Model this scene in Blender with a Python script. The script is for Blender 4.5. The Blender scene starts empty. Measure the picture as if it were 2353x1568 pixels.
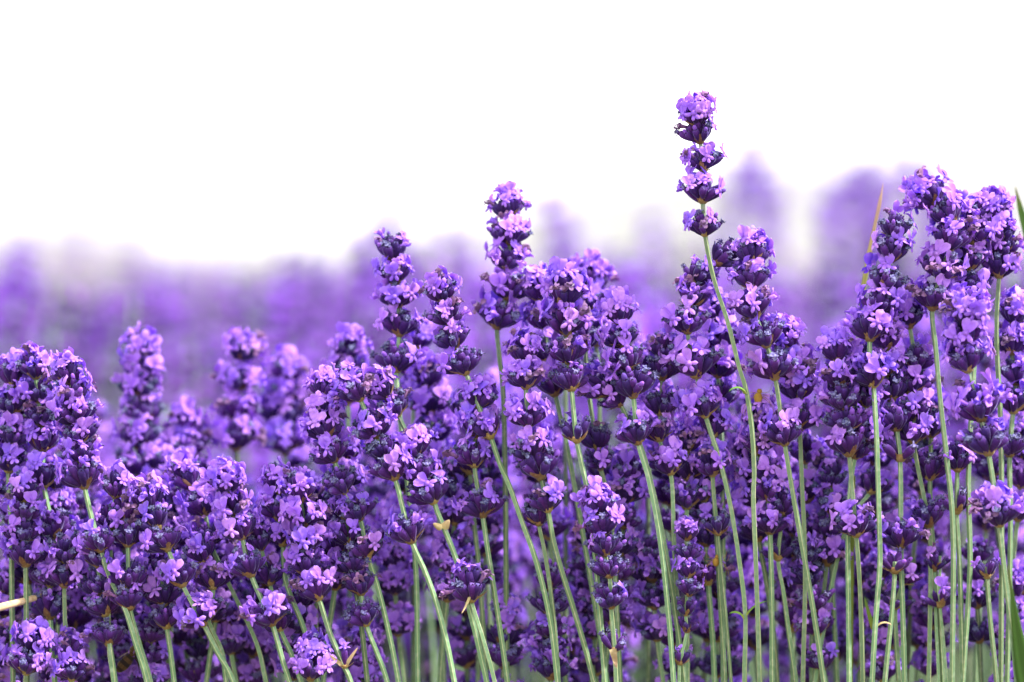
import bpy, math, random
import numpy as np
from mathutils import Vector, Matrix, noise

random.seed(11)
R = math.radians
scene = bpy.context.scene
col = scene.collection

# ------------------------------------------------------------------ camera
LENS, SENSOR, FOCUS, FSTOP = 135.0, 36.0, 1.40, 4.5
PW, PH = 2353.0, 1568.0
PITCH = math.atan((PH / 2 - 612) * SENSOR / PW / LENS)
CAMZ = 0.62
cam_d = bpy.data.cameras.new('camera')
cam_d.lens = LENS; cam_d.sensor_width = SENSOR; cam_d.sensor_fit = 'HORIZONTAL'
cam_d.clip_start = 0.02; cam_d.clip_end = 3000
cam_d.dof.use_dof = True; cam_d.dof.focus_distance = FOCUS; cam_d.dof.aperture_fstop = FSTOP
cam_d.dof.aperture_blades = 0
cam = bpy.data.objects.new('camera', cam_d); col.objects.link(cam)
cam.location = (0, 0, CAMZ); cam.rotation_euler = (R(90) - PITCH, 0, 0)
scene.camera = cam
CM = Matrix.Translation((0, 0, CAMZ)) @ Matrix.Rotation(R(90) - PITCH, 4, 'X')
K = SENSOR / PW / LENS

def at(x, y, d):
    """a point seen at x, y of the photograph, d metres in front of the lens"""
    return CM @ Vector(((x - PW / 2) * K * d, -(y - PH / 2) * K * d, -d))

# ------------------------------------------------------------------ sky, sun, exposure
SUN_EL, SUN_AZ = 54.0, 100.0          # azimuth measured from +Y (behind the flowers) towards +X
world = bpy.data.worlds.new('World'); scene.world = world; world.use_nodes = True
nt = world.node_tree; nt.nodes.clear()
wo = nt.nodes.new('ShaderNodeOutputWorld'); bg = nt.nodes.new('ShaderNodeBackground')
sky = nt.nodes.new('ShaderNodeTexSky'); sky.sky_type = 'NISHITA'; sky.sun_disc = False
sky.sun_elevation = R(SUN_EL); sky.sun_rotation = R(SUN_AZ)
sky.air_density = 1.0; sky.dust_density = 2.0; sky.ozone_density = 1.0
hs = nt.nodes.new('ShaderNodeHueSaturation'); hs.inputs['Saturation'].default_value = 0.12
mx = nt.nodes.new('ShaderNodeMix'); mx.data_type = 'RGBA'
mx.inputs['Factor'].default_value = 0.72
mx.inputs['B'].default_value = (10.4, 10.4, 10.4, 1)      # bright thin cloud
nt.links.new(sky.outputs['Color'], hs.inputs['Color'])
nt.links.new(hs.outputs['Color'], mx.inputs['A'])
nt.links.new(mx.outputs['Result'], bg.inputs['Color'])
bg.inputs['Strength'].default_value = 0.12
nt.links.new(bg.outputs['Background'], wo.inputs['Surface'])

sun_d = bpy.data.lights.new('sun', 'SUN'); sun_d.energy = 3.5; sun_d.angle = R(4); sun_d.color = (1, .95, .88)
sun = bpy.data.objects.new('sun', sun_d); col.objects.link(sun)
sd = Vector((math.sin(R(SUN_AZ)) * math.cos(R(SUN_EL)), math.cos(R(SUN_AZ)) * math.cos(R(SUN_EL)), math.sin(R(SUN_EL))))
sun.rotation_euler = sd.to_track_quat('Z', 'Y').to_euler()
vs = scene.view_settings
vs.view_transform = 'Standard'; vs.look = 'None'; vs.gamma = 1; vs.use_curve_mapping = False; vs.exposure = 1.25
cy = scene.cycles
cy.max_bounces = 8; cy.diffuse_bounces = 4; cy.transmission_bounces = 6; cy.transparent_max_bounces = 8
cy.use_denoising = True; cy.caustics_reflective = False; cy.caustics_refractive = False

# ------------------------------------------------------------------ materials
def mat(name):
    m = bpy.data.materials.new(name); m.use_nodes = True
    n = m.node_tree; n.nodes.clear()
    return m, n.nodes, n.links

def ramp(N, pts):
    r = N.new('ShaderNodeValToRGB'); e = r.color_ramp.elements
    while len(e) > 1: e.remove(e[-1])
    e[0].position = pts[0][0]; e[0].color = (*pts[0][1], 1)
    for p, c in pts[1:]:
        k = e.new(p); k.color = (*c, 1)
    return r

def mixc(N, L, a, b, f, mode='MIX'):
    m = N.new('ShaderNodeMix'); m.data_type = 'RGBA'; m.blend_type = mode
    for key, v in (('A', a), ('B', b), ('Factor', f)):
        if isinstance(v, bpy.types.NodeSocket): L.new(v, m.inputs[key])
        elif key == 'Factor': m.inputs[key].default_value = v
        else: m.inputs[key].default_value = (*v, 1)
    return m.outputs['Result']

def math_n(N, L, op, a, b=0.0, clamp=False):
    m = N.new('ShaderNodeMath'); m.operation = op; m.use_clamp = clamp
    for i, v in enumerate((a, b)):
        if isinstance(v, bpy.types.NodeSocket): L.new(v, m.inputs[i])
        else: m.inputs[i].default_value = v
    return m.outputs[0]

def petal_material(name, use_attr_tint=False):
    m, N, L = mat(name)
    out = N.new('ShaderNodeOutputMaterial')
    st = N.new('ShaderNodeAttribute'); st.attribute_name = 'st'
    sx = N.new('ShaderNodeSeparateXYZ'); L.new(st.outputs['Vector'], sx.inputs[0])
    if use_attr_tint:
        rnd = sx.outputs['Z']
    else:
        oi = N.new('ShaderNodeObjectInfo'); rnd = oi.outputs['Random']
    if use_attr_tint: base = ramp(N, [(0.0, (.26, .08, .76)), (1.0, (.44, .125, .82))])
    else: base = ramp(N, [(0.0, (.33, .16, .95)), (.3, (.44, .19, .95)), (.7, (.53, .22, .95)), (1.0, (.67, .33, .96))])
    L.new(rnd, base.inputs['Fac'])
    c = base.outputs['Color']
    if not use_attr_tint:
        # veins that fan out along each lobe
        v = math_n(N, L, 'MULTIPLY', sx.outputs['Y'], 11.0)
        v = math_n(N, L, 'SINE', v)
        v = math_n(N, L, 'POWER', math_n(N, L, 'ABSOLUTE', v), 6.0)
        fade = math_n(N, L, 'SUBTRACT', 1.0, sx.outputs['X'], True)
        v = math_n(N, L, 'MULTIPLY', math_n(N, L, 'MULTIPLY', v, fade), .6)
        c = mixc(N, L, c, (.25, .07, .62), v)
        rim = math_n(N, L, 'POWER', sx.outputs['X'], 3.0)
        c = mixc(N, L, c, (.78, .50, .96), math_n(N, L, 'MULTIPLY', rim, .5))
        tc = N.new('ShaderNodeTexCoord'); nz = N.new('ShaderNodeTexNoise'); nz.inputs['Scale'].default_value = 900
        L.new(tc.outputs['Object'], nz.inputs['Vector'])
        c = mixc(N, L, c, (.30, .10, .80), math_n(N, L, 'MULTIPLY', math_n(N, L, 'SUBTRACT', nz.outputs['Fac'], .50, True), 1.6, True))
    p = N.new('ShaderNodeBsdfPrincipled'); L.new(c, p.inputs['Base Color'])
    p.inputs['Roughness'].default_value = .5; p.inputs['Specular IOR Level'].default_value = .25
    p.inputs['Sheen Weight'].default_value = .12; p.inputs['Sheen Roughness'].default_value = .3
    p.inputs['Sheen Tint'].default_value = (.85, .75, 1, 1)
    t = N.new('ShaderNodeBsdfTranslucent'); L.new(c, t.inputs['Color'])
    mxs = N.new('ShaderNodeMixShader'); mxs.inputs[0].default_value = .36
    L.new(p.outputs[0], mxs.inputs[1]); L.new(t.outputs[0], mxs.inputs[2])
    L.new(mxs.outputs[0], out.inputs['Surface'])
    return m

def fuzzy(name, stops, sheen=.5, tint=(.7, .7, 1), rough=.75, nscale=1500, noisecol=None, attr=True, transl=0.0, bump=.0):
    m, N, L = mat(name)
    out = N.new('ShaderNodeOutputMaterial')
    r = ramp(N, stops)
    if attr:
        st = N.new('ShaderNodeAttribute'); st.attribute_name = 'st'
        sx = N.new('ShaderNodeSeparateXYZ'); L.new(st.outputs['Vector'], sx.inputs[0])
        L.new(sx.outputs['X'], r.inputs['Fac'])
    tc = N.new('ShaderNodeTexCoord'); nz = N.new('ShaderNodeTexNoise'); nz.inputs['Scale'].default_value = nscale
    nz.inputs['Detail'].default_value = 3
    L.new(tc.outputs['Object'], nz.inputs['Vector'])
    c = r.outputs['Color']
    if noisecol:
        f = math_n(N, L, 'MULTIPLY', math_n(N, L, 'SUBTRACT', nz.outputs['Fac'], .48, True), 4.0, True)
        c = mixc(N, L, c, noisecol, f)
    oi = N.new('ShaderNodeObjectInfo')
    hv = N.new('ShaderNodeHueSaturation'); L.new(c, hv.inputs['Color'])
    L.new(math_n(N, L, 'ADD', .72, math_n(N, L, 'MULTIPLY', oi.outputs['Random'], .56)), hv.inputs['Value'])
    L.new(math_n(N, L, 'ADD', .485, math_n(N, L, 'MULTIPLY', oi.outputs['Random'], .03)), hv.inputs['Hue'])
    c = hv.outputs['Color']
    p = N.new('ShaderNodeBsdfPrincipled'); L.new(c, p.inputs['Base Color'])
    p.inputs['Roughness'].default_value = rough; p.inputs['Specular IOR Level'].default_value = .25
    p.inputs['Sheen Weight'].default_value = sheen; p.inputs['Sheen Roughness'].default_value = .35
    p.inputs['Sheen Tint'].default_value = (*tint, 1)
    if bump:
        b = N.new('ShaderNodeBump'); b.inputs['Strength'].default_value = bump; b.inputs['Distance'].default_value = .0003
        L.new(nz.outputs['Fac'], b.inputs['Height']); L.new(b.outputs[0], p.inputs['Normal'])
    s = p.outputs[0]
    if transl:
        t = N.new('ShaderNodeBsdfTranslucent'); L.new(c, t.inputs['Color'])
        q = N.new('ShaderNodeMixShader'); q.inputs[0].default_value = transl
        L.new(s, q.inputs[1]); L.new(t.outputs[0], q.inputs[2]); s = q.outputs[0]
    L.new(s, out.inputs['Surface'])
    return m

M_PETAL = petal_material('lilac_petal')
M_PETAL_FAR = petal_material('lilac_petal_far', True)
M_WILT = fuzzy('wilted_floret', [(0, (.20, .08, .30)), (1, (.34, .18, .42))], sheen=.3, tint=(.9, .8, 1), noisecol=(.26, .14, .16), transl=.25)
M_CALYX = fuzzy('dark_violet_calyx', [(0, (.11, .05, .03)), (.16, (.035, .006, .05)), (.6, (.034, .006, .102)), (.92, (.065, .02, .19)), (1, (.13, .09, .32))],
                sheen=.34, tint=(.55, .5, 1), bump=.6, noisecol=(.065, .014, .14))
M_CALYX_FAR = fuzzy('dark_violet_calyx_far', [(0, (.035, .006, .09)), (1, (.045, .008, .12))], sheen=.25, tint=(.6, .55, 1), attr=False)
M_BUD = fuzzy('lilac_bud', [(0, (.13, .04, .38)), (1, (.27, .11, .60))], sheen=.3, tint=(.9, .85, 1), transl=.2)
M_WITHER = fuzzy('slate_blue_withered_petal', [(0, (.05, .03, .15)), (.5, (.08, .07, .23)), (1, (.15, .15, .33))], sheen=.3, tint=(.8, .8, 1),
                 noisecol=(.22, .22, .33), bump=.8)
M_BRACT = fuzzy('papery_brown_bract', [(0, (.30, .22, .08)), (.5, (.32, .16, .07)), (1, (.20, .09, .08))], sheen=.3, tint=(1, .9, .7), noisecol=(.42, .30, .12), transl=.25)
M_STEM = fuzzy('grey_green_stem', [(0, (.16, .27, .14)), (1, (.16, .27, .14))], sheen=.35, tint=(.85, 1, .85), nscale=500, noisecol=(.27, .36, .24), rough=.6, bump=.5)
M_RIDGE = fuzzy('pale_stem_ridge', [(0, (.37, .46, .22)), (1, (.37, .46, .22))], sheen=.3, tint=(1, 1, .85), nscale=500, noisecol=(.52, .52, .32), rough=.55, bump=.5)
M_LEAF = fuzzy('fresh_green_leaf', [(0, (.38, .40, .08)), (.3, (.20, .32, .05)), (1, (.13, .27, .05))], sheen=.2, tint=(1, 1, .8), transl=.4, nscale=300)
M_DRY = fuzzy('dry_cream_bract', [(0, (.55, .45, .22)), (1, (.50, .32, .20))], sheen=.2, tint=(1, 1, .8), transl=.3, noisecol=(.6, .5, .3))
M_BLADE = fuzzy('deep_green_grass', [(0, (.05, .14, .02)), (.8, (.07, .17, .03)), (1, (.2, .2, .06))], sheen=.1, transl=.35, nscale=200, rough=.45)
M_TIP = fuzzy('tan_tipped_grass', [(0, (.20, .28, .05)), (.40, (.34, .36, .08)), (.55, (.46, .35, .17)), (.7, (.44, .29, .22)), (.85, (.55, .36, .26)), (1, (.55, .32, .32))],
              sheen=.1, transl=.35, nscale=200)
M_TWIG = fuzzy('bleached_straw', [(0, (.62, .46, .27)), (1, (.66, .52, .34))], sheen=.1, nscale=400, noisecol=(.45, .28, .13))
M_FOL = fuzzy('grey_green_foliage', [(0, (.08, .12, .07)), (1, (.11, .16, .09))], sheen=.3, attr=False, transl=.2)
M_BEE = fuzzy('brown_bee_hair', [(0, (.06, .035, .012)), (1, (.06, .035, .012))], sheen=.5, tint=(.8, .6, .3), noisecol=(.16, .09, .03), nscale=2500, attr=False)
M_BEE2 = fuzzy('dark_bee_band', [(0, (.015, .008, .006)), (1, (.015, .008, .006))], sheen=.2, attr=False)
M_SPID = fuzzy('ochre_spider', [(0, (.30, .24, .03)), (1, (.32, .12, .03))], sheen=.1, attr=False, noisecol=(.26, .10, .03), nscale=900)

# ------------------------------------------------------------------ mesh helpers
class MB:
    def __init__(s): s.v = []; s.f = []; s.m = []; s.st = []
    def add(s, verts, faces, mi=0, st=None):
        o = len(s.v); s.v += [tuple(p) for p in verts]
        s.st += (st if st is not None else [(0, 0, 0)] * len(verts))
        s.f += [tuple(i + o for i in f) for f in faces]; s.m += [mi] * len(faces)
    def merge(s, other, M, mmap):
        s.add([M @ Vector(p) for p in other.v], [], 0, list(other.st))
        o = len(s.v) - len(other.v)
        s.f += [tuple(i + o for i in f) for f in other.f]; s.m += [mmap[k] for k in other.m]
    def mesh(s, name, mats, smooth=True):
        me = bpy.data.meshes.new(name); me.from_pydata(s.v, [], s.f)
        for m in mats: me.materials.append(m)
        me.polygons.foreach_set('material_index', s.m)
        me.polygons.foreach_set('use_smooth', [smooth] * len(s.f))
        a = me.attributes.new('st', 'FLOAT_VECTOR', 'POINT')
        a.data.foreach_set('vector', [c for t in s.st for c in t])
        me.update(); return me

def lobe(mb, origin, dirv, side, nrm, length, width, bend=.0, cup=.2, thick=.00016, mi=0, ns=6, ntt=4, wav=0.0, seed=0, pointed=0.0, s0=.4, splay=0.0):
    """a rounded petal or leaf with a front, a back and a closed rim"""
    dirv, side, nrm = Vector(dirv), Vector(side), Vector(nrm)
    F, B, stt = [], [], []
    for i in range(ns + 1):
        s = i / ns
        if s < .6: w = s0 + (1 - s0) * math.sin(s / .6 * math.pi / 2)
        else: w = math.sqrt(max(0, 1 - ((s - .6) / .4) ** 2))
        if pointed: w = w * (1 - pointed) + pointed * (1 - s) ** .9 * (s0 + (1 - s0) * min(1, s / .25))
        w = max(w, .04)
        a = bend * s
        if abs(bend) > 1e-4:
            along = math.sin(a) / bend * length; lift = (1 - math.cos(a)) / bend * length
        else: along = s * length; lift = 0
        nn = nrm * math.cos(a) - dirv * math.sin(a)
        for j in range(ntt + 1):
            t = j / ntt * 2 - 1
            c = Vector(origin) + dirv * along + nrm * lift + side * (t * w * width / 2 + splay * s * length)
            c += nn * (cup * t * t * w * width / 2)
            if wav: c += nn * wav * noise.noise(Vector((s * 3 + seed, t * 2, seed * 1.7)))
            edge = i in (ns,) or j in (0, ntt)
            F.append(c + nn * (0 if edge else thick)); B.append(c - nn * (0 if edge else thick))
            stt.append((s, t, 0))
    n = ntt + 1
    fc = []
    for i in range(ns):
        for j in range(ntt):
            q = (i * n + j, i * n + j + 1, (i + 1) * n + j + 1, (i + 1) * n + j)
            fc.append(q)
            fc.append(tuple(k + len(F) for k in reversed(q)))
    mb.add(F + B, fc, mi, stt + stt)

def rev(mb, prof, sides, mi=0, rib=0.0, ax=None, jit=0.0, smin=0.0, smax=1.0):
    """a body of revolution round z: prof = [(z, r)...]"""
    V, S = [], []
    n = len(prof)
    for i, (z, r) in enumerate(prof):
        for k in range(sides):
            a = 2 * math.pi * k / sides
            rr = r * (1 + (rib if k % 2 else -rib)) + jit * random.uniform(-1, 1)
            off = ax(z) if ax else (0, 0)
            V.append((rr * math.cos(a) + off[0], rr * math.sin(a) + off[1], z))
            S.append((smin + (smax - smin) * i / (n - 1), k / sides, 0))
    Fc = [(i * sides + k, i * sides + (k + 1) % sides, (i + 1) * sides + (k + 1) % sides, (i + 1) * sides + k)
          for i in range(n - 1) for k in range(sides)]
    Fc.append(tuple(range(sides))[::-1]); Fc.append(tuple((n - 1) * sides + k for k in range(sides)))
    mb.add(V, Fc, mi, S)

mm = .001
def calyx_mb(kind, seed):
    random.seed(seed)
    mb = MB()
    L_ = 6.4 * mm * random.uniform(.94, 1.08); W = 1.36 * mm * random.uniform(.9, 1.08)
    bx, by = random.uniform(-.25, .25) * mm, random.uniform(-.25, .25) * mm
    ax = lambda z: (bx * math.sin(z / L_ * 3.1), by * math.sin(z / L_ * 3.1))
    prof = [(0, .40), (.07, .50), (.2, .70), (.4, .92), (.62, 1.04), (.8, 1.02), (.92, .88), (1.0, .66)]
    rev(mb, [(z * L_, r * W) for z, r in prof], 14, 0, rib=.085, ax=ax)
    # the little teeth of the rim
    for k in range(5):
        a = k * 2 * math.pi / 5 + random.random() * .4; c, s_ = math.cos(a), math.sin(a)
        out = Vector((c, s_, 0))
        lobe(mb, Vector((0, 0, L_ * .98)) + out * W * .58, (out * .25 + Vector((0, 0, 1))).normalized(), Vector((-s_, c, 0)), out,
             1.0 * mm * random.uniform(.6, 1.2), .9 * mm, bend=random.uniform(-.6, .5), thick=.07 * mm, ns=3, ntt=2, mi=0, pointed=.6, s0=.9)
    if kind == 'bud':
        rev(mb, [(L_ * .9, .5 * W), (L_ * 1.04, .62 * W), (L_ * 1.16, .66 * W), (L_ * 1.27, .5 * W), (L_ * 1.33, .22 * W)], 8, 1, ax=ax)
    if kind == 'wither':
        n = random.randint(5, 7)
        tz = L_ * random.uniform(1.12, 1.26)
        rev(mb, [(L_ * .9, .42 * W), (L_ * 1.05, .45 * W), (tz, .55 * W), (tz + .3 * mm, .3 * W)], 7, 2, jit=.12 * mm)
        for k in range(n):
            a = k * 2 * math.pi / n + random.random() * .6; c, s_ = math.cos(a), math.sin(a); out = Vector((c, s_, 0))
            up = random.uniform(-.2, 1.0)
            d = (out + Vector((0, 0, up))).normalized(); nr = (Vector((0, 0, 1)) - out * up).normalized()
            lobe(mb, Vector((0, 0, tz)) + out * .3 * mm, d, Vector((-s_, c, 0)), nr, random.uniform(1.1, 2.0) * mm, random.uniform(.8, 1.5) * mm,
                 bend=random.uniform(-2.4, 2.4), cup=random.uniform(-.5, .6), thick=.1 * mm, ns=4, ntt=2, mi=2, wav=.5 * mm, seed=seed + k, pointed=.3, s0=.7)
    return mb

def floret_mb(seed, half=False):
    random.seed(seed)
    mb = MB()
    r0 = .62 * mm
    z1 = random.uniform(1.9, 2.9) * mm
    rev(mb, [(-1.2 * mm, r0 * .9), (z1 * .5, r0), (z1 * .85, r0 * 1.35), (z1, r0 * 1.75)], 8, 0, smin=.1, smax=.4)
    rr = r0 * 1.45
    # upper lip: two big rounded lobes standing up
    lean = random.uniform(-.12, .25)
    for sgn in (-1, 1):
        d = Vector((sgn * random.uniform(.22, .36), 1, .25 + lean)).normalized()
        side = Vector((1, -sgn * .25, 0)).normalized()
        side = (side - d * side.dot(d)).normalized()
        nr = side.cross(d).normalized()
        if nr.z < 0: nr = -nr
        lobe(mb, (sgn * .55 * mm, rr * .75, z1 - .25 * mm + (.08 * mm if sgn > 0 else 0)), d, side, nr, random.uniform(3.5, 4.4) * mm, random.uniform(2.7, 3.2) * mm,
             bend=random.uniform(-.9, .7), cup=random.choice((-1, 1, 1)) * random.uniform(.2, .5), thick=.07 * mm, wav=.5 * mm, seed=seed + sgn, ns=7, ntt=5, s0=.45)
    # lower lip: three narrow lobes
    for k, a in enumerate((-1.05, 0, 1.05)):
        a += random.uniform(-.15, .15)
        o = Vector((math.sin(a), -math.cos(a), 0))
        d = (o + Vector((0, 0, random.uniform(.0, .45)))).normalized()
        side = Vector((math.cos(a), math.sin(a), 0)); nr = side.cross(d).normalized()
        if nr.z < 0: nr = -nr
        lobe(mb, o * rr * .75 + Vector((0, 0, z1 - .25 * mm)), d, side, nr, random.uniform(2.2, 3.0) * mm, random.uniform(1.2, 1.6) * mm,
             bend=random.uniform(-1.5, -.4), cup=-.45, thick=.08 * mm, ns=5, ntt=3, s0=.6)
    return mb

def half_open_mb(seed, wilt=False):
    random.seed(seed); mb = MB(); r0 = .62 * mm; z1 = random.uniform(1.8, 3.0) * mm
    rev(mb, [(-1.2 * mm, r0 * .9), (z1 * .5, r0), (z1, r0 * 1.5)], 8, 0, smin=.1, smax=.4)
    for k in range(5):
        a = k * 1.2566 + random.uniform(-.25, .25); o = Vector((math.sin(a), math.cos(a), 0))
        f = random.uniform(.2, .7); d = (o * f + Vector((0, 0, 1))).normalized(); side = Vector((math.cos(a), -math.sin(a), 0)); nr = side.cross(d).normalized()
        lobe(mb, o * r0 * 1.2 + Vector((0, 0, z1 - .2 * mm)), d, side, nr, random.uniform(1.6, 3.0) * mm, random.uniform(1.3, 2.2) * mm,
             bend=random.uniform(-1.6, 1.8) * (1.6 if wilt else 1), cup=random.uniform(-.5, .7), thick=.07 * mm, wav=(.9 if wilt else .5) * mm, seed=seed + k, ns=5, ntt=3, s0=.6)
    return mb

def whorl_core_mb(seed, cuts=2):
    """the pair of papery bracts and the small knot under the calyces"""
    random.seed(seed)
    mb = MB()
    rev(mb, [(-1.1 * mm, 1.0 * mm), (-.3 * mm, 1.7 * mm), (.5 * mm, 2.1 * mm), (1.4 * mm, 1.5 * mm)], 10, 0, jit=.22 * mm, smin=.0, smax=.4)
    n = 6
    for k in range(n):
        a = (k // 3) * math.pi + (k % 3 - 1) * .75 + random.uniform(-.2, .2)
        c, s_ = math.cos(a), math.sin(a); out = Vector((c, s_, 0))
        up = random.uniform(.25, .75); d = (out + Vector((0, 0, up))).normalized(); nr = (Vector((0, 0, 1)) - out * up).normalized()
        main = k % 3 == 1
        lobe(mb, out * .9 * mm + Vector((0, 0, -.5 * mm)), d, Vector((-s_, c, 0)), nr, (random.uniform(4.6, 6.2) if main else random.uniform(2.6, 4.0)) * mm,
             (3.6 if main else 1.7) * mm, bend=random.uniform(-.2, .9), cup=.35, thick=.07 * mm, ns=5, ntt=3, mi=0, pointed=.75, s0=.7, wav=.3 * mm, seed=seed + k)
    return mb

CALYX = {k: [calyx_mb(k, 100 + i + 10 * j).mesh('calyx', [M_CALYX, M_BUD, M_WITHER]) for i in range(4)] for j, k in enumerate(('bud', 'wither', 'open'))}
CALYX_MB = {k: [calyx_mb(k, 100 + i + 10 * j) for i in range(4)] for j, k in enumerate(('bud', 'wither', 'open'))}
FLORET_MB = [floret_mb(300 + i) for i in range(8)]
FLORET = [m.mesh('floret', [M_PETAL]) for m in FLORET_MB + [half_open_mb(340 + i) for i in range(3)]] + [half_open_mb(350, True).mesh('floret', [M_WILT])]
CORE_MB = [whorl_core_mb(400 + i) for i in range(5)]
CORE = [m.mesh('whorl', [M_BRACT]) for m in CORE_MB]

def layout(kind, f, n=None):
    """matrices and kinds of the calyces of one whorl, and of its open florets"""
    cal, flo = [], []
    n = n or random.randint(17, 22)
    phase = random.random() * 2 * math.pi
    inner = n // 3
    for i in range(n):
        if i < inner:
            a = phase + 2 * math.pi * i / inner + random.uniform(-.4, .4)
            th = R(random.uniform(6, 26)) if kind == 'top' else R(random.uniform(12, 34)); r0 = .9 * mm; z0 = random.uniform(1.0, 2.6) * mm
            if kind == 'top': z0 += 1.2 * mm
        else:
            q = i - inner; m = n - inner
            h = q % 2; w = (q // 2 + .5) / math.ceil(m / 2) - .5
            a = phase + h * math.pi + w * math.pi * .94 + random.uniform(-.16, .16)
            th = R(random.uniform(24, 50)) if kind == 'top' else R(random.uniform(24, 62)); r0 = 1.3 * mm; z0 = random.uniform(-.3, .9) * mm
        out = Vector((math.cos(a), math.sin(a), 0))
        d = (out * math.sin(th) + Vector((0, 0, math.cos(th)))).normalized()
        up = Vector((0, 0, 1)) - d * d.z
        up = up.normalized() if up.length > .15 else (-out - d * (-out).dot(d)).normalized()
        x = up.cross(d).normalized(); tw = random.uniform(-.75, .75)
        M = Matrix((x, up, d)).transposed().to_4x4()
        sc = random.uniform(.86, 1.08) * ((.95 if kind == 'top' else .9) if i < inner else 1)
        base = out * r0 + Vector((0, 0, z0))
        Mc = Matrix.Translation(base) @ M @ Matrix.Rotation(random.random() * 6.28, 4, 'Z') @ Matrix.Scale(sc, 4)
        if random.random() < f:
            cal.append(('open', Mc))
            tilt = R(random.uniform(-5, 48)) * (1 if th < R(50) else .6)
            Mf = Matrix.Translation(base + d * 6.1 * mm * sc) @ M @ Matrix.Rotation(tw, 4, 'Z') @ Matrix.Rotation(tilt, 4, 'X') @ Matrix.Rotation(random.uniform(-.6, .6), 4, 'Y') \
                @ Matrix.Scale(random.uniform(.88, 1.12), 4)
            flo.append(Mf)
        else:
            cal.append((random.choices(('wither', 'bud', 'open'), (.54, .22, .24))[0], Mc))
    return cal, flo

# whorls whose calyces are too soft in the photograph to pick apart: one mesh each
SOFT = []
random.seed(5)
for i in range(10):
    mb = MB(); mb.merge(CORE_MB[i % 5], Matrix(), [3])
    cal, flo = layout('top' if i >= 7 else 'mid', 0.0 if i % 3 else .15)
    cal2, flo2 = cal, flo
    for k, Mc in cal: mb.merge(random.choice(CALYX_MB[k]), Mc, [0, 1, 2])
    SOFT.append(mb.mesh('whorl', [M_CALYX, M_BUD, M_WITHER, M_BRACT]))

def catmull(P, sub):
    """centripetal spline: no loops or kinks where a short span meets a long one"""
    P = [p.copy() for k, p in enumerate(P) if k == 0 or (p - P[k - 1]).length > 1e-6]
    if len(P) < 3: return P
    Q = [P[0] * 2 - P[1]] + P + [P[-1] * 2 - P[-2]]
    out = []
    for i in range(1, len(Q) - 2):
        p0, p1, p2, p3 = Q[i - 1:i + 3]
        t0 = 0; t1 = t0 + (p1 - p0).length ** .5; t2 = t1 + (p2 - p1).length ** .5; t3 = t2 + (p3 - p2).length ** .5
        for k in range(sub):
            t = t1 + (t2 - t1) * k / sub
            a1 = p0 * ((t1 - t) / (t1 - t0)) + p1 * ((t - t0) / (t1 - t0))
            a2 = p1 * ((t2 - t) / (t2 - t1)) + p2 * ((t - t1) / (t2 - t1))
            a3 = p2 * ((t3 - t) / (t3 - t2)) + p3 * ((t - t2) / (t3 - t2))
            b1 = a1 * ((t2 - t) / (t2 - t0)) + a2 * ((t - t0) / (t2 - t0))
            b2 = a2 * ((t3 - t) / (t3 - t1)) + a3 * ((t - t1) / (t3 - t1))
            out.append(b1 * ((t2 - t) / (t2 - t1)) + b2 * ((t - t1) / (t2 - t1)))
    out.append(P[-1].copy()); return out

def stem_mb(P, r_low, r_top, rot=0.0, square=True, sides=None):
    """square grooved stem: pale ridges at the four corners, green hollows between; P runs from the ground up"""
    mb = MB(); V = []; n = len(P)
    cs = []
    if square:
        for q in range(4):
            for da, rr in ((-.42, .80), (-.15, 1.08), (.15, 1.08), (.42, .80)):
                cs.append((q * math.pi / 2 + da + rot, rr))
    else:
        cs = [(2 * math.pi * k / sides, 1) for k in range(sides)]
    N = len(cs)
    for i, p in enumerate(P):
        t = (P[min(i + 1, n - 1)] - P[max(i - 1, 0)]).normalized()
        x = Vector((1, 0, 0)); x = (x - t * x.dot(t)).normalized(); y = t.cross(x)
        r = r_low + (r_top - r_low) * i / (n - 1)
        tw = .0 if not square else .25 * math.sin(i * .21 + rot * 5)
        for a, rr in cs: V.append(p + (x * math.cos(a + tw) + y * math.sin(a + tw)) * r * rr)
    for i in range(n - 1):
        for k in range(N):
            k2 = (k + 1) % N
            mi = (1 if (square and k % 4 != 3 and k % 4 == 1) else 0)
            mb.f.append((i * N + k, i * N + k2, (i + 1) * N + k2, (i + 1) * N + k)); mb.m.append(mi)
    mb.f.append(tuple(range(N))[::-1]); mb.m.append(0)
    mb.f.append(tuple((n - 1) * N + k for k in range(N))); mb.m.append(0)
    mb.v = [tuple(v) for v in V]; mb.st = [((i // N) / (n - 1), 0, 0) for i in range(len(V))]
    return mb

def ob(name, me, parent=None, M=None):
    o = bpy.data.objects.new(name, me); col.objects.link(o)
    if parent is not None: o.parent = parent
    if M is not None: o.matrix_local = M
    return o

def tag(o, label, cat, group=None):
    o['label'] = label; o['category'] = cat
    if group: o['group'] = group
    return o

def structure(o): o['kind'] = 'structure'; return o

def root_points(P, sway=0.0):
    """carry the traced stem from the last traced point down to the soil"""
    lo = P[0]
    if lo.z <= .02: return P
    t = (P[0] - P[1]).normalized()
    sx = max(-.25, min(.25, t.x / max(.3, -t.z))); sy = .06 + sway
    k = lo.z
    p1 = lo + Vector((sx * k * .40, sy * k * .4, -k * .5))
    p0 = Vector((lo.x + sx * k * .6, lo.y + sy * k, 0.0))
    return [p0, p1] + list(P)

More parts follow.
